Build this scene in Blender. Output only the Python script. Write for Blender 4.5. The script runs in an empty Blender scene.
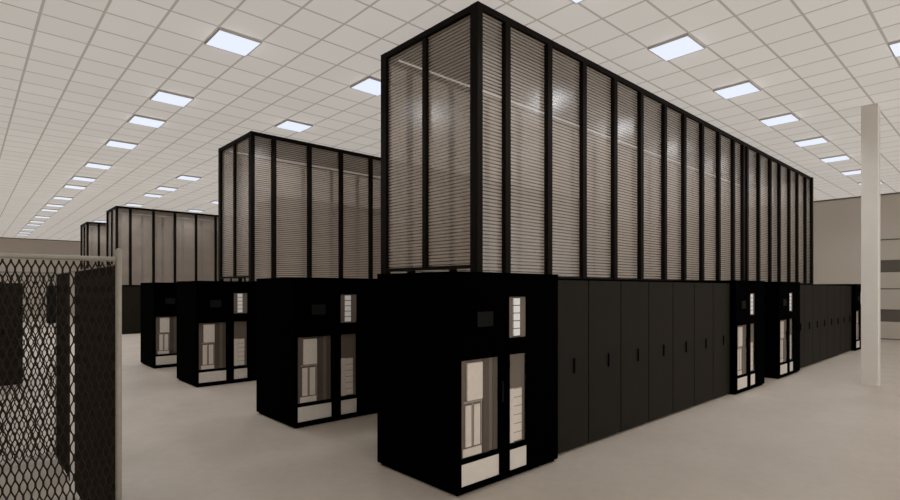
import bpy, bmesh, math, random
from math import pi
random.seed(4)
S = bpy.context.scene
COL = S.collection

# ------------------------------------------------------------------ measures
TH = math.radians(42.6728)          # camera heading in the plan of the hall
EYE = 1.87
CEIL = 5.452
TILE = 0.6096
GX, GY = 7.4418, 3.1649             # one node of the ceiling grid
P = 7.25                            # distance between neighbouring aisles
UNIT_X, UNIT_W, UNIT_D, UNIT_H = 3.25, 1.51, 1.24, 2.02

# ------------------------------------------------------------------ helpers
def box(bm, x0, x1, y0, y1, z0, z1, mi=0):
    v = [bm.verts.new(p) for p in ((x0,y0,z0),(x1,y0,z0),(x1,y1,z0),(x0,y1,z0),
                                   (x0,y0,z1),(x1,y0,z1),(x1,y1,z1),(x0,y1,z1))]
    fs = []
    for f in ((0,3,2,1),(4,5,6,7),(0,1,5,4),(1,2,6,5),(2,3,7,6),(3,0,4,7)):
        q = bm.faces.new([v[i] for i in f]); q.material_index = mi; fs.append(q)
    return fs

def tube(bm, a, b, r, n=12, cap=True):
    from mathutils import Vector
    a, b = Vector(a), Vector(b)
    d = (b-a).normalized()
    u = d.orthogonal().normalized(); w = d.cross(u)
    ra, rb = [], []
    for k in range(n):
        t = 2*pi*k/n
        o = (u*math.cos(t)+w*math.sin(t))*r
        ra.append(bm.verts.new(a+o)); rb.append(bm.verts.new(b+o))
    for k in range(n):
        f = bm.faces.new((ra[k], ra[(k+1)%n], rb[(k+1)%n], rb[k])); f.smooth = n > 6
    if cap:
        bm.faces.new(ra[::-1]); bm.faces.new(rb)

def bevel(bm, w=0.006, seg=2):
    bmesh.ops.bevel(bm, geom=bm.edges[:], offset=w, segments=seg, affect='EDGES', profile=.6)

def obj(name, bm, mats, parent=None, fix=True):
    if fix: bmesh.ops.recalc_face_normals(bm, faces=bm.faces[:])
    me = bpy.data.meshes.new(name); bm.to_mesh(me); bm.free()
    for m in (mats if isinstance(mats, (list, tuple)) else [mats]): me.materials.append(m)
    o = bpy.data.objects.new(name, me); COL.objects.link(o)
    if parent: o.parent = parent
    return o

def thing(name, label, cat, loc=(0,0,0), group=None):
    o = bpy.data.objects.new(name, None); COL.objects.link(o)
    o.location = loc; o.empty_display_size = .2
    tag(o, label, cat, group); return o

def tag(o, label, cat, group=None):
    o['label'] = label; o['category'] = cat
    if group: o['group'] = group
    return o

def structure(name, bm, m):
    o = obj(name, bm, m); o['kind'] = 'structure'; return o

def part(name, m, parent, *boxes, bev=0):
    bm = bmesh.new()
    for b in boxes: box(bm, *b)
    if bev: bevel(bm, bev)
    return obj(name, bm, m, parent)

def dup(src, loc, label, group=None):
    r = src.copy(); COL.objects.link(r); r.location = loc; r['label'] = label
    if group: r['group'] = group
    for ch in list(src.children):
        c = ch.copy(); COL.objects.link(c); c.parent = r
        for g in list(ch.children):
            d = g.copy(); COL.objects.link(d); d.parent = c
    return r

# ------------------------------------------------------------------ materials
def mat(name, col, rough=.6, spec=.3, metal=0, noise=0, nscale=8):
    m = bpy.data.materials.new(name); m.use_nodes = True
    nt = m.node_tree; b = nt.nodes['Principled BSDF']
    b.inputs['Base Color'].default_value = (*col, 1)
    b.inputs['Roughness'].default_value = rough
    b.inputs['Specular IOR Level'].default_value = spec
    b.inputs['Metallic'].default_value = metal
    if noise:
        tc = nt.nodes.new('ShaderNodeTexCoord'); n = nt.nodes.new('ShaderNodeTexNoise')
        n.inputs['Scale'].default_value = nscale; n.inputs['Detail'].default_value = 5
        mr = nt.nodes.new('ShaderNodeMapRange')
        mr.inputs['From Min'].default_value = .3; mr.inputs['From Max'].default_value = .7
        mr.inputs['To Min'].default_value = 1-noise; mr.inputs['To Max'].default_value = 1+noise
        vm = nt.nodes.new('ShaderNodeVectorMath'); vm.operation = 'SCALE'
        vm.inputs[0].default_value = col
        nt.links.new(tc.outputs['Object'], n.inputs['Vector'])
        nt.links.new(n.outputs['Fac'], mr.inputs['Value'])
        nt.links.new(mr.outputs['Result'], vm.inputs['Scale'])
        nt.links.new(vm.outputs[0], b.inputs['Base Color'])
    return m

def emit_mat(name, col, strength, base=(.8,.8,.8)):
    m = mat(name, base, .5)
    b = m.node_tree.nodes['Principled BSDF']
    b.inputs['Emission Color'].default_value = (*col, 1)
    b.inputs['Emission Strength'].default_value = strength
    return m

M = {}
M['unit'] = mat('unit_black_paint', (.0004,.0003,.0003), .8, .005)
M['plinth'] = mat('plinth_black', (.001,.001,.001), .9, .02)
M['rack'] = mat('rack_charcoal_paint', (.0125,.0100,.0068), .6, .06, noise=.12, nscale=3)
M['rack_door'] = mat('rack_door_charcoal', (.0145,.0115,.0078), .6, .07, noise=.1, nscale=2)
M['handle'] = mat('handle_black', (.002,.002,.002), .5, .1)
M['frame'] = mat('frame_dark_bronze', (.0062,.0042,.003), .6, .06)
M['strip'] = emit_mat('slim_strip_lamp', (1,.96,.92), .6)
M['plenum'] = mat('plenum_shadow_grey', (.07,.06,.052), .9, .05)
M['bay'] = mat('bay_lining_taupe', (.19,.158,.13), .7, .1)
M['bay_dark'] = mat('bay_partition_brown', (.12,.098,.08), .7, .1)
M['pale'] = mat('equipment_off_white', (.86,.80,.73), .55, .2, noise=.04, nscale=20)
M['kick'] = mat('kick_panel_white', (.70,.645,.58), .5, .2, noise=.03, nscale=10)
M['seam'] = mat('seam_grey', (.42,.37,.33), .7, .1)
M['screen'] = emit_mat('dim_screen', (.5,.55,.45), .003, (.006,.006,.005))
M['screen'].node_tree.nodes['Principled BSDF'].inputs['Specular IOR Level'].default_value = .02
M['led'] = emit_mat('module_lamp', (1,.9,.8), .10)
M['galv'] = mat('galvanised_pipe', (.33,.30,.25), .5, .3, noise=.06, nscale=30)
M['wire'] = mat('dark_mesh_wire', (.022,.017,.013), .6, .15)
M['lock'] = mat('lock_box_black', (.006,.006,.006), .5, .2)
M['column'] = mat('column_painted_steel', (.72,.68,.62), .6, .25, noise=.03, nscale=2)
M['wall'] = mat('wall_taupe_paint', (.55,.495,.43), .85, .1, noise=.02, nscale=.4)
M['dock'] = mat('dock_panel_paint', (.50,.445,.385), .8, .1)
M['dock_dark'] = mat('dock_window_dark', (.12,.105,.09), .6, .1)
M['trim'] = mat('trim_dark', (.12,.10,.085), .8, .1)
M['housing'] = mat('lamp_housing', (.52,.48,.42), .6, .2)
M['diffuser'] = emit_mat('lamp_diffuser', (.80,.86,1.0), 1.0, (.1,.1,.1))

def floor_mat():
    m = mat('floor_sealed_concrete', (.45,.395,.34), .5, .22)
    nt = m.node_tree; b = nt.nodes['Principled BSDF']
    tc = nt.nodes.new('ShaderNodeTexCoord')
    def noise(scale, detail, lo, hi):
        n = nt.nodes.new('ShaderNodeTexNoise'); n.inputs['Scale'].default_value = scale
        n.inputs['Detail'].default_value = detail; n.inputs['Roughness'].default_value = .6
        r = nt.nodes.new('ShaderNodeMapRange')
        r.inputs['From Min'].default_value = .3; r.inputs['From Max'].default_value = .7
        r.inputs['To Min'].default_value = lo; r.inputs['To Max'].default_value = hi
        nt.links.new(tc.outputs['Object'], n.inputs['Vector'])
        nt.links.new(n.outputs['Fac'], r.inputs['Value']); return r
    a = noise(.7, 6, .93, 1.07); c = noise(9, 5, .96, 1.04)
    mu = nt.nodes.new('ShaderNodeMath'); mu.operation = 'MULTIPLY'
    nt.links.new(a.outputs[0], mu.inputs[0]); nt.links.new(c.outputs[0], mu.inputs[1])
    vm = nt.nodes.new('ShaderNodeVectorMath'); vm.operation = 'SCALE'
    vm.inputs[0].default_value = FLOOR_COL
    nt.links.new(mu.outputs[0], vm.inputs['Scale']); nt.links.new(vm.outputs[0], b.inputs['Base Color'])
    rr = noise(1.3, 4, .42, .6); nt.links.new(rr.outputs[0], b.inputs['Roughness'])
    return m
FLOOR_COL = (.50,.435,.372)
CEIL_COL = (.80,.765,.72)
CEIL_TRANS = (.52,.502,.48)  # added translucency: world light from above brightens ceiling and hall
CEIL_BAR = (.50,.43,.35)

def ceiling_mat():
    """white lay-in tiles made translucent so the added world light brightens them, darker tee bars"""
    m = bpy.data.materials.new('ceiling_tiles'); m.use_nodes = True
    nt = m.node_tree; nt.nodes.clear()
    out = nt.nodes.new('ShaderNodeOutputMaterial')
    geo = nt.nodes.new('ShaderNodeTexCoord'); sep = nt.nodes.new('ShaderNodeSeparateXYZ')
    nt.links.new(geo.outputs['Object'], sep.inputs[0])
    def math_(op, a, b=None):
        n = nt.nodes.new('ShaderNodeMath'); n.operation = op
        for i, x in enumerate((a, b)):
            if x is None: continue
            if isinstance(x, (int, float)): n.inputs[i].default_value = x
            else: nt.links.new(x, n.inputs[i])
        return n.outputs[0]
    lines = []; cells = []
    for ax, off in (('X', GX), ('Y', GY)):
        t = math_('DIVIDE', math_('SUBTRACT', sep.outputs[ax], off), TILE)
        fr = math_('FRACT', t); cells.append(math_('FLOOR', t))
        dist = math_('MINIMUM', fr, math_('SUBTRACT', 1.0, fr))
        lines.append(math_('LESS_THAN', dist, .027))
    bar = math_('MAXIMUM', lines[0], lines[1])
    cv = nt.nodes.new('ShaderNodeCombineXYZ')
    nt.links.new(cells[0], cv.inputs[0]); nt.links.new(cells[1], cv.inputs[1])
    wn = nt.nodes.new('ShaderNodeTexWhiteNoise'); wn.noise_dimensions = '2D'
    nt.links.new(cv.outputs[0], wn.inputs['Vector'])
    var = nt.nodes.new('ShaderNodeMapRange'); var.inputs['To Min'].default_value = .975; var.inputs['To Max'].default_value = 1.02
    nt.links.new(wn.outputs['Value'], var.inputs['Value'])
    def col(tile, barc):
        mx = nt.nodes.new('ShaderNodeMix'); mx.data_type = 'RGBA'
        vm = nt.nodes.new('ShaderNodeVectorMath'); vm.operation = 'SCALE'
        vm.inputs[0].default_value = tile; nt.links.new(var.outputs[0], vm.inputs['Scale'])
        nt.links.new(bar, mx.inputs['Factor']); nt.links.new(vm.outputs[0], mx.inputs['A'])
        mx.inputs['B'].default_value = (*barc, 1); return mx.outputs['Result']
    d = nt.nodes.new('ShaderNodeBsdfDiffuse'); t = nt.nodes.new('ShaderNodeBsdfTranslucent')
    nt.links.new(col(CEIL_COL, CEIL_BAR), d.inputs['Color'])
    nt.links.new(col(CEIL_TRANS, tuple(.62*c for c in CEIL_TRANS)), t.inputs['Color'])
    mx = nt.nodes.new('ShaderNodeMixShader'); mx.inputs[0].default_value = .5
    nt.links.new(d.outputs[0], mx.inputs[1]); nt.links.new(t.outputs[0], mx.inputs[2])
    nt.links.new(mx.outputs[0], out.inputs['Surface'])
    return m

def one_sided(nt, front, out):
    # a sheet is a thin slab: only the face turned to the ray acts, the other lets it out again
    g = nt.nodes.new('ShaderNodeNewGeometry'); t = nt.nodes.new('ShaderNodeBsdfTransparent')
    m = nt.nodes.new('ShaderNodeMixShader')
    nt.links.new(g.outputs['Backfacing'], m.inputs[0]); nt.links.new(front, m.inputs[1]); nt.links.new(t.outputs[0], m.inputs[2])
    nt.links.new(m.outputs[0], out.inputs['Surface'])

def panel_mat():
    """translucent ribbed glazing: fine horizontal ribs, a little see-through, a faint gloss"""
    m = bpy.data.materials.new('ribbed_glazing'); m.use_nodes = True
    nt = m.node_tree; nt.nodes.clear()
    out = nt.nodes.new('ShaderNodeOutputMaterial')
    tc = nt.nodes.new('ShaderNodeTexCoord'); sep = nt.nodes.new('ShaderNodeSeparateXYZ')
    nt.links.new(tc.outputs['Object'], sep.inputs[0])
    def math_(op, a, b=None):
        n = nt.nodes.new('ShaderNodeMath'); n.operation = op
        for i, x in enumerate((a, b)):
            if x is None: continue
            if isinstance(x, (int, float)): n.inputs[i].default_value = x
            else: nt.links.new(x, n.inputs[i])
        return n.outputs[0]
    fr = math_('FRACT', math_('DIVIDE', sep.outputs['Z'], .046))
    line = math_('GREATER_THAN', fr, .64)
    tr = nt.nodes.new('ShaderNodeBsdfTransparent'); tr.inputs['Color'].default_value = (.86,.82,.78,1)
    def body(c):
        df = nt.nodes.new('ShaderNodeBsdfDiffuse'); df.inputs['Color'].default_value = c
        tl = nt.nodes.new('ShaderNodeBsdfTranslucent'); tl.inputs['Color'].default_value = c
        m1 = nt.nodes.new('ShaderNodeMixShader'); m1.inputs[0].default_value = .35
        nt.links.new(df.outputs[0], m1.inputs[1]); nt.links.new(tl.outputs[0], m1.inputs[2])
        return m1.outputs[0]
    ms = nt.nodes.new('ShaderNodeMixShader')
    nt.links.new(line, ms.inputs[0]); nt.links.new(body(RIB_COL), ms.inputs[1]); nt.links.new(body(LINE_COL), ms.inputs[2])
    fac = nt.nodes.new('ShaderNodeMapRange')
    fac.inputs['To Min'].default_value = RIB_OP; fac.inputs['To Max'].default_value = LINE_OP
    nt.links.new(line, fac.inputs['Value'])
    m2 = nt.nodes.new('ShaderNodeMixShader')
    nt.links.new(fac.outputs[0], m2.inputs[0]); nt.links.new(tr.outputs[0], m2.inputs[1]); nt.links.new(ms.outputs[0], m2.inputs[2])
    gl = nt.nodes.new('ShaderNodeBsdfGlossy'); gl.inputs['Roughness'].default_value = .24
    fz = nt.nodes.new('ShaderNodeFresnel'); fz.inputs['IOR'].default_value = 1.55
    m3 = nt.nodes.new('ShaderNodeMixShader')
    nt.links.new(fz.outputs[0], m3.inputs[0]); nt.links.new(m2.outputs[0], m3.inputs[1]); nt.links.new(gl.outputs[0], m3.inputs[2])
    one_sided(nt, m3.outputs[0], out)
    return m
RIB_COL = (.70,.61,.525,1)
LINE_COL = (.15,.12,.095,1)
RIB_OP, LINE_OP = .55, .62

def pane_mat():
    m = bpy.data.materials.new('unit_door_glass'); m.use_nodes = True
    nt = m.node_tree; nt.nodes.clear()
    out = nt.nodes.new('ShaderNodeOutputMaterial')
    tr = nt.nodes.new('ShaderNodeBsdfTransparent'); tr.inputs['Color'].default_value = (.93,.91,.89,1)
    gl = nt.nodes.new('ShaderNodeBsdfGlossy'); gl.inputs['Roughness'].default_value = .05
    fz = nt.nodes.new('ShaderNodeFresnel'); fz.inputs['IOR'].default_value = 1.45
    mx = nt.nodes.new('ShaderNodeMixShader')
    nt.links.new(fz.outputs[0], mx.inputs[0]); nt.links.new(tr.outputs[0], mx.inputs[1]); nt.links.new(gl.outputs[0], mx.inputs[2])
    one_sided(nt, mx.outputs[0], out)
    return m
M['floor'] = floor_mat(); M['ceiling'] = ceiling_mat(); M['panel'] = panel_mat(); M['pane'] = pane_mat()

# ------------------------------------------------------------------ the hall
XW, YW = 25.4, 47.6
bm = bmesh.new(); box(bm, -9, XW, -8, YW, -.2, 0); structure('floor', bm, M['floor'])
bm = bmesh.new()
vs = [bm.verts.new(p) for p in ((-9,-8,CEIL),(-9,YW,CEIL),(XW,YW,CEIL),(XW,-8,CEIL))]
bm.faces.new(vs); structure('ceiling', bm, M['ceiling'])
bm = bmesh.new(); box(bm, XW, XW+.2, -8, YW, 0, CEIL); structure('wall_right', bm, M['wall'])
bm = bmesh.new(); box(bm, -9, XW, YW, YW+.2, 0, CEIL); structure('wall_far', bm, M['wall'])
bm = bmesh.new(); box(bm, -9.2, -9, -8, YW, 0, CEIL); structure('wall_left', bm, M['wall'])
bm = bmesh.new(); box(bm, XW-.03, XW, -8, YW, CEIL-.05, CEIL-.002); structure('trim_1', bm, M['trim'])
bm = bmesh.new(); box(bm, -9, XW-.03, YW-.03, YW, CEIL-.05, CEIL-.002); structure('trim_2', bm, M['trim'])
bm = bmesh.new(); box(bm, XW-.02, XW, 3.6, YW, 0, .1); structure('baseboard_right', bm, M['wall'])

# sectional dock door on the right wall: pale panels, two dark strips, thin joints
dk = thing('dock_door', 'tall pale sectional door with two dark horizontal strips on the right wall', 'door', (XW-.1, 2.6, 0))
bars = [(0,.035),(1.87,1.905),(3.70,3.74)]
segs = [(.035,.66),(1.12,1.87),(1.905,2.50),(2.96,3.70)]
part('door_panel', M['dock'], dk, *[(.0,.1,-3.4,1.05,a,b) for a, b in segs], bev=.006)
for a, b in ((.66,1.12),(2.50,2.96)):
    part('window_strip', M['dock_dark'], dk, (.03,.1,-3.4,1.05,a,b))
for a, b in bars: part('joint_strip', M['trim'], dk, (-.01,.1,-3.4,1.05,a,b))

# steel H column
cl = thing('support_column', 'pale grey square steel column standing free on the right, floor to ceiling', 'column', (12.94, 1.89, 0))
part('column_shaft', M['column'], cl, (0,.02,0,.262,.02,CEIL-.001), (.24,.26,0,.262,.02,CEIL-.001), (.02,.24,.118,.144,.02,CEIL-.001), bev=.003)
part('side_plate', M['column'], cl, (.02,.24,.012,.022,.02,CEIL-.001))
part('base_plate', M['column'], cl, (-.004,.264,-.004,.266,0,.02))

# ------------------------------------------------------------------ ceiling lights
lx = lambda i: GX+i*TILE
ly = lambda j: GY+j*TILE
def make_light(loc, label, group=None):
    t = thing('ceiling_light', label, 'ceiling light', loc, group)
    e = TILE/2-.004
    part('light_housing', M['housing'], t, (-e,e,-e,-e+.014,-.036,-.002), (-e,e,e-.014,e,-.036,-.002), (-e,-e+.014,-e+.014,e-.014,-.036,-.002),
         (e-.014,e,-e+.014,e-.014,-.036,-.002), (-e+.014,e-.014,-e+.014,e-.014,-.015,-.003))
    part('light_diffuser', M['diffuser'], t, (-e+.015,e-.015,-e+.015,e-.015,-.035,-.016))
    return t
def lamp(loc):
    # the light each fitting throws down into the hall
    L = bpy.data.lights.get('fitting_light') or bpy.data.lights.new('fitting_light', 'SPOT')
    L.energy = LAMP_W; L.color = (.93,.96,1.0); L.spot_size = math.radians(165); L.spot_blend = .6
    L.shadow_soft_size = .3
    o = bpy.data.objects.new('fitting_light', L); COL.objects.link(o)
    o.location = (*loc[:2], CEIL-.06)
LAMP_W = 112
ORD = ['first','second','third','fourth','fifth','sixth','seventh','eighth','ninth','tenth','eleventh','twelfth','thirteenth','fourteenth','fifteenth','sixteenth','seventeenth']
light0 = None
def place_light(i, j, label, group):
    global light0
    loc = (lx(i), ly(j), CEIL)
    if light0 is None: light0 = make_light(loc, label, group); lamp(loc); return
    dup(light0, loc, label, group); lamp(loc)
for k, j in enumerate([7.5,12.5,15.5,19.5,24.5,28.5,31.5,36.5,40.5,43.5,48.5,52.5,55.5,60.5,64.5,67.5]):
    place_light(-7.5, j, 'square ceiling light, %s from the camera in the long left row' % ORD[k], 'ceiling lights of the long left row')
for k, j in enumerate([7.5,12.5,24.5,28.5,31.5,36.5,43.5,48.5]):
    place_light(-3.5, j, 'square ceiling light, %s from the camera above the ends of the glazed aisles' % ORD[k], 'ceiling lights over the aisle ends')
for k, j in enumerate([24.5,31.5,36.5]):
    place_light(.5, j, 'small distant ceiling light above the far glazed aisles, %s of its three' % ['nearest','middle','farthest'][k], 'ceiling lights near the far aisles')
place_light(-3.5, .5, 'square lit ceiling light cut by the top edge of the picture above the front aisle', 'ceiling lights of the long right row')
for k, i in enumerate([.5,4.5,8.5,12.5,16.5,20.5,24.5]):
    place_light(i, .5, 'square ceiling light, %s from the camera in the row right of the tall enclosure' % ORD[k], 'ceiling lights of the long right row')
place_light(4.5, -3.5, 'square lit ceiling light cut by the right edge of the picture', 'ceiling lights by the right edge')

# ------------------------------------------------------------------ end units
def make_unit(loc, label, group):
    t = thing('power_cabinet', label, 'cabinet', loc, group)
    W, D, H = UNIT_W, UNIT_D, UNIT_H
    z0 = .03
    # body with open bays in its front: frame members, then the solid behind
    xs = [(.047,.56),(.708,.977)]
    F = .045
    b = [(0,.047,0,F,z0,H),(.56,.708,0,F,z0,H),(.984,W,0,F,z0,H),
         (.977,.984,0,F,z0,1.387),
         (.047,.56,0,F,z0,.078),(.708,.977,0,F,z0,.078),
         (.047,.56,0,F,.283,.327),(.708,.977,0,F,.283,.335),
         (.047,.56,0,F,1.222,H),(.708,.977,0,F,1.226,1.387),(.708,.984,0,F,1.797,H),
         (0,W,F,D,z0,H)]
    bm = bmesh.new()
    for q in b: box(bm, *q)
    obj('cabinet_body', bm, M['unit'], t)
    part('plinth', M['plinth'], t, (.03,W-.03,.03,D-.03,0,z0))
    part('top_cap', M['unit'], t, (-.004,W+.004,-.006,D,H,H+.012), bev=.003)
    # door reveals standing just proud of the front
    def ring(x0,x1,zz0,zz1,w=.018,y=-.008):
        return [(x0-w,x1+w,y,0,zz1,zz1+w),(x0-w,x1+w,y,0,zz0-w,zz0),(x0-w,x0,y,0,zz0,zz1),(x1,x1+w,y,0,zz0,zz1)]
    # big left bay
    bay = part('equipment_bay', M['bay'], t, (.047,.36,F-.012,F,.327,1.222), (.047,.052,.012,F-.012,.327,1.222))
    part('reflection_partition', M['bay_dark'], bay, (.36,.44,F-.022,F,.327,1.222), (.50,.56,F-.02,F,.327,1.222))  # upright tone strips painted for the reflection in the door glass
    part('reflection_partition', M['bay'], bay, (.44,.50,F-.012,F,.327,1.222))
    part('control_board', M['pale'], bay, (.112,.315,F-.034,F-.012,.845,1.19), bev=.004)
    part('cable_tray', M['seam'], bay, (.075,.32,F-.022,F-.012,.822,.838), (.178,.192,F-.022,F-.012,.42,.822), (.30,.312,F-.022,F-.012,.42,.822))
    part('busbar', M['pale'], bay, (.10,.176,F-.022,F-.012,.42,.80), bev=.004)
    part('busbar', M['pale'], bay, (.21,.292,F-.022,F-.012,.42,.80), bev=.004)
    part('gland_plate', M['pale'], bay, (.07,.31,F-.022,F-.012,.332,.405))
    for q in bay.children:
        if 'partition' not in q.name: q.location.x = .028
    part('door_glass', M['pane'], t, (.047,.56,.006,.010,.327,1.222))
    part('kick_panel', M['kick'], t, (.047,.56,.004,.03,.08,.281), bev=.003)
    part('door_frame', M['unit'], t, *ring(.047,.56,.08,1.222))
    part('door_handle', M['handle'], t, (.575,.59,-.03,-.008,.78,.98), bev=.004)
    # narrow right bay
    bay = part('module_bay', M['bay'], t, (.708,.977,F-.012,F,.335,1.226))
    part('module_stack', M['pale'], bay, (.712,.79,F-.034,F-.012,.345,.88), bev=.003)
    for k in range(6):
        part('power_module', M['pale'], bay, (.798,.925,F-.022,F-.012,.35+k*.088,.35+k*.088+.08), bev=.004)
    part('module_gaps', M['seam'], bay, (.79,.93,F-.02,F-.012,.345,.88))
    part('door_glass', M['pane'], t, (.708,.977,.006,.010,.335,1.226))
    part('kick_panel', M['kick'], t, (.708,.977,.004,.03,.08,.281), bev=.003)
    part('door_frame', M['unit'], t, *ring(.708,.977,.08,1.226))
    # lamp module at the top right and the little screen
    lb = part('lamp_module', M['bay_dark'], t, (.708,.984,F-.02,F,1.387,1.797))
    part('lamp_slot', M['bay'], lb, (.712,.775,F-.026,F-.02,1.39,1.79), (.90,.98,F-.026,F-.02,1.39,1.79))
    for k in range(5):
        part('indicator_lamp', M['led'], lb, (.787,.884,F-.034,F-.02,1.405+k*.077,1.405+k*.077+.068))
    sc = part('screen_bezel', M['unit'], t, (.235,.481,-.006,0,1.505,1.675), bev=.002)
    part('screen', M['screen'], sc, (.252,.464,-.009,-.006,1.52,1.66))
    return t
GU = 'black end cabinets with glass doors'
u0 = make_unit((UNIT_X, 3.43, 0), 'largest black end cabinet with glass doors, nearest the camera', GU)
dup(u0, (UNIT_X, 6.59, 0), 'black end cabinet just left of the nearest one, second from the camera', GU)
dup(u0, (UNIT_X, 10.63, 0), 'black end cabinet between the second nearest and the leftmost one', GU)
dup(u0, (UNIT_X+.04, 13.84, 0), 'smallest and leftmost black end cabinet with a glass door, standing on open floor', GU)
dup(u0, (10.03, 3.43, 0), 'black end cabinet right of the near rack run, just left of the gap', GU).scale.y = .92
dup(u0, (12.46, 3.43, 0), 'black end cabinet just right of the gap, before the far rack run', GU).scale.y = .92
dup(u0, (19.87, 3.43, 0), 'black end cabinet half hidden behind the steel column', GU).scale.y = .92

# ------------------------------------------------------------------ server racks
def make_rack(loc, label, group):
    t = thing('server_rack', label, 'server rack', loc, group)
    w, d, h = .748, 1.0, 1.985
    part('rack_body', M['rack'], t, (0,w,.03,d,.02,h), (.03,w-.03,.05,d-.03,0,.02))
    dr = part('rack_door', M['rack_door'], t, (.007,w-.007,0,.028,.03,h-.012), bev=.004)
    part('door_handle', M['handle'], dr, (.43,.465,-.022,0,.90,1.07), bev=.005)
    part('top_trim', M['unit'], t, (0,w,-.004,.04,h-.008,h+.006))
    return t
RW = .751
r0 = make_rack((4.766, 3.53, 0), 'dark plain rack door immediately right of the nearest black end cabinet', 'racks of the near run')
for k in range(1, 7):
    where = ['','second','third','fourth','fifth','sixth','seventh and last'][k]
    dup(r0, (4.766+k*RW, 3.53, 0), 'dark plain rack, %s from the camera in the near run' % where, 'racks of the near run')
for k in range(8):
    where = ['first','second','third','fourth','fifth','sixth','seventh','eighth and last'][k]
    q = dup(r0, (13.975+k*.735, 3.53, 0), 'dark plain rack, %s in the far run beside the steel column' % where, 'racks of the far run')
    q.scale.x = .978
for k in range(4):
    dup(r0, (4.77+k*RW, 3.53+3*P, 0), 'dark grey rack, %s from the left, under the background enclosure' % ORD[k], 'racks under the third aisle')
for k in range(2):
    dup(r0, (4.80+k*RW, 3.53+4*P, 0), 'dark rack, %s from the left, under the farthest glazed enclosure' % ORD[k], 'racks under the farthest aisle')
# two racks standing beyond the wire cage
for k in range(2):
    dup(r0, (.12-k*RW, 13.35, 0), ['dark rack beyond the wire cage, seen through the mesh at the left edge', 'dark rack at the very left edge beyond the cage, beside its twin'][k], 'racks behind the cage')

# ------------------------------------------------------------------ glazed aisle containments
MU = [4.74,5.235,6.14,7.02,7.93,8.82,9.73,10.58,11.45,12.345,13.215,14.05,14.965,15.87,16.66,17.57,18.37,19.24,19.98]
def make_containment(loc, label, group, x0=4.695, posts=MU, w=2.05, legs=False):
    """local x along the row, y across the aisle (0 = near side), z from the floor"""
    t = thing('glazed_aisle', label, 'aisle enclosure', loc, group)
    zb, zt = 2.035, CEIL-.003
    X1 = posts[-1]
    def bar(name, *b): return part(name, M['frame'], t, *b)
    # corner posts
    zz = 0 if legs else zb
    bar('corner_post', (x0,x0+.09,-.02,.115,zz,zt))
    bar('corner_post', (x0,x0+.09,w-.13,w,zz,zt))
    bar('corner_post', (X1-.06,X1+.07,-.05,.10,zz,zt))
    bar('corner_post', (X1-.06,X1+.07,w-.13,w,zz,zt))
    # top rails
    bar('top_rail', (x0+.09,X1-.06,-.02,.05,zt-.085,zt))
    bar('top_rail', (x0+.09,X1-.06,w-.08,w,zt-.10,zt))
    bar('top_rail', (x0+.005,x0+.08,.115,w-.13,zt-.08,zt))
    bar('top_rail', (X1-.04,X1+.04,.10,w-.13,zt-.10,zt))
    # bottom rails
    bar('bottom_rail', (x0+.09,X1-.06,-.03,.05,zb-.03,zb+.02))
    bar('bottom_rail', (x0+.09,X1-.06,w-.08,w,zb-.03,zb+.02))
    er = bar('bottom_rail', (x0+.005,x0+.075,.115,w-.13,2.135,2.18))
    for y in (.42, 1.28):
        part('rail_foot', M['frame'], er, (x0+.03,x0+.06,y,y+.05,2.03,2.135))
    bar('bottom_rail', (X1-.04,X1+.04,.10,w-.13,zb,zb+.04))
    # mullions on both long sides
    for side in (0, 1):
        for p in posts[1:-1]:
            ya, yb = (-.05,.02) if side == 0 else (w-.05,w)
            if abs(p-14.05) < .01:
                bar('mullion', (p-.25,p-.14,ya,yb,zb,zt-.1)); bar('mullion', (p+.0,p+.11,ya,yb,zb,zt-.1)); continue
            ww = .09 if abs(p-9.80) < .01 else .05
            bar('mullion', (p-ww,p+ww,ya,yb,zb,zt-.1))
        # glazing
        yp = 0.025 if side == 0 else w-.030
        for a, b in zip(posts[:-1], posts[1:]):
            part('glazing_panel', M['panel'], t, (a+.03 if a > x0+.2 else x0+.09, b-.03, yp-.003, yp+.003, zb+.015, zt-.08))
    # ends
    for k, (xa, zlo) in enumerate(((x0+.05, 2.17),(X1, zb+.03))):
        bar('mullion', (xa-.045,xa+.02,w/2-.04,w/2+.04,zlo,zt-.1))
        for ya, yb in ((.115,w/2-.02),(w/2+.02,w-.13)):
            part('glazing_panel', M['panel'], t, (xa+.005,xa+.011,ya,yb,zlo,zt-.08))
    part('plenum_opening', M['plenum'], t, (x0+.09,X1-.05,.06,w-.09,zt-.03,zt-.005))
    part('light_strip', M['strip'], t, (x0+.25,X1-.3,w-.14,w-.118,zt-.06,zt-.038))
    return t
GC = 'glazed aisle enclosures'
c0 = make_containment((0, 4.605, 0), 'tallest dark framed ribbed glazed enclosure on top of the front row of racks', GC)
dup(c0, (.085, 11.84, 0), 'second dark framed glazed enclosure, partly hidden behind the tall front one', GC)
dup(c0, (.12, 4.605+3*P, 0), 'third visible glazed enclosure in the left background, left of the second', GC)
dup(c0, (.12, 4.605+4*P, 0), 'smallest and farthest glazed enclosure, at the left against the far wall', GC)
make_containment((0, 4.605+2*P+.4, 0), 'faint glazed enclosure seen only through the glass of the second one', GC, x0=9.0,
                 posts=[9.05]+[q for q in MU if q > 9.5], legs=True)

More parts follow.
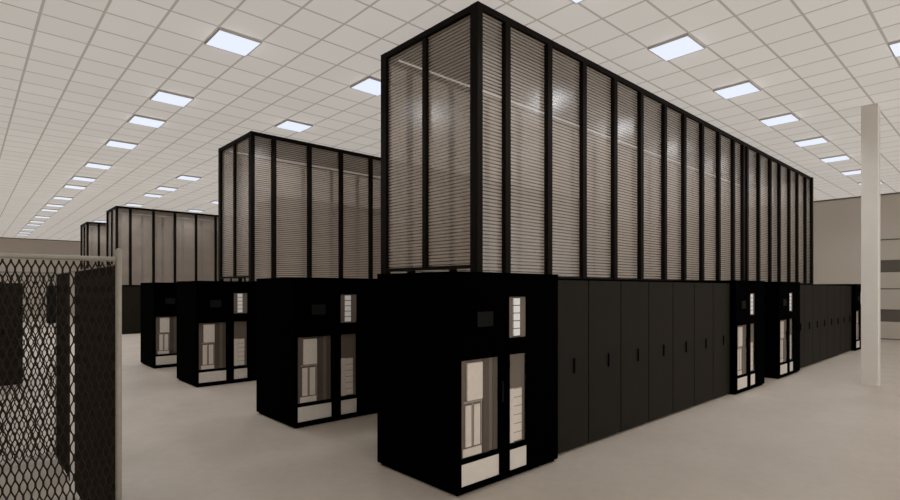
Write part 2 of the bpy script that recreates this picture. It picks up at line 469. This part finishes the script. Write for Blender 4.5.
# ------------------------------------------------------------------ wire cage
FX, FY, BY, FZ = .763, 4.09, 7.23, 2.082
XL = -1.6
cage = thing('wire_cage', 'dark diamond mesh wire cage with pale round pipe frame in the left foreground', 'cage', (FX, FY, 0))
def pipe(name, a, b, r, cap=False):
    bm = bmesh.new(); tube(bm, a, b, r, 20)
    if cap:
        s = bmesh.ops.create_uvsphere(bm, u_segments=20, v_segments=10, radius=r)
        bmesh.ops.translate(bm, verts=s['verts'], vec=b)
        for v in s['verts']:
            for f in v.link_faces: f.smooth = True
    return obj(name, bm, M['galv'], cage)
L_ = XL-FX; B_ = BY-FY
pipe('fence_post', (0,0,0), (0,0,2.125), .0185, True)
pipe('fence_post', (0,B_,0), (0,B_,2.10), .013, True)
pipe('fence_post', (L_,0,0), (L_,0,2.125), .0205, True)
pipe('fence_post', (L_,B_,0), (L_,B_,2.10), .013, True)
pipe('fence_rail', (L_+.02,0,FZ-.012), (-.019,0,FZ-.012), .0155)
pipe('fence_rail', (0,.02,FZ-.045), (0,B_-.012,FZ-.045), .006)
pipe('fence_rail', (L_+.02,B_,FZ-.03), (-.012,B_,FZ-.03), .012)
pipe('fence_rail', (L_+.02,B_,.045), (-.012,B_,.045), .02).data.materials[0] = M['column']
pipe('fence_rail', (L_+.02,0,.03), (-.019,0,.03), .012)
for gy in (2.225, 1.84): pipe('gate_post', (0,gy,0), (0,gy,2.03), .006).data.materials[0] = M['wire']

def place_off(place, p, du, dv):
    return (p[0]+du, p[1]+dv, p[2])

def chain(name, length, z0, z1, place, dw=.0385, dh=.125, r=.0049, tw=.004):
    """zigzag wires that meet their neighbours in turn and leave tall diamond openings"""
    bm = bmesh.new()
    n = int(length/(dw/2)); steps = [(k/10, max(-1, min(1, 1.15*math.cos(2*pi*k/10)))) for k in range(10)]
    per = int((z1-z0)/dh)+2
    for i in range(n+1):
        sg = 1 if i % 2 else -1
        pts = []
        for q in range(per):
            for f, v in steps:
                z = z0+(q+f)*dh
                if z > z1: break
                sx = min(max(i*dw/2+sg*v*dw/4*.94, 0), length)
                pts.append(place(sx, sg*tw/2, z))
        rings = []
        for x, y, z in pts:
            rings.append([bm.verts.new(place_off(place, (x, y, z), du, dv)) for du, dv in ((r,0),(0,r),(-r,0),(0,-r))])
        for A, B in zip(rings[:-1], rings[1:]):
            for c in range(4):
                bm.faces.new((A[c], A[(c+1)%4], B[(c+1)%4], B[c]))
    return obj(name, bm, M['wire'], cage)
chain('wire_mesh', -L_-.02, .05, FZ-.028, lambda s,t,z: (L_+.01+s, t, z))
chain('wire_mesh', -L_-.02, .05, FZ-.045, lambda s,t,z: (L_+.01+s, B_+t, z))
chain('wire_mesh', B_-.04, .03, FZ-.045, lambda s,t,z: (L_+t, .02+s, z))  # unseen left side, added to shade the cage floor
chain('wire_mesh', 1.80, .03, FZ-.052, lambda s,t,z: (t, .03+s, z))
chain('gate_mesh', B_-2.24, .03, FZ-.052, lambda s,t,z: (t, 2.23+s, z))
lk = part('lock_box', M['lock'], cage, (-.095,-.015,B_-.07,B_-.02,1.50,1.91), bev=.008)
part('key_slot', M['galv'], lk, (-.058,-.046,B_-.074,B_-.07,1.55,1.565))

# ------------------------------------------------------------------ camera, light, colour
cam = bpy.data.cameras.new('camera'); co = bpy.data.objects.new('camera', cam); COL.objects.link(co)
co.location = (0, 0, EYE); co.rotation_euler = (pi/2, 0, -TH)
cam.sensor_width = 36; cam.lens = 36*528.229/900; cam.shift_y = 39.27/900
cam.clip_end = 200
S.camera = co

w = bpy.data.worlds.new('ambient_fill_sky'); S.world = w; w.use_nodes = True
bg = w.node_tree.nodes['Background']
bg.inputs['Color'].default_value = (1.0,.975,.945,1); bg.inputs['Strength'].default_value = 1.5  # added ambient fill, enters through the translucent ceiling and the open back

S.view_settings.view_transform = 'Standard'; S.view_settings.look = 'None'
S.view_settings.exposure = 0; S.view_settings.gamma = 1; S.view_settings.use_curve_mapping = False
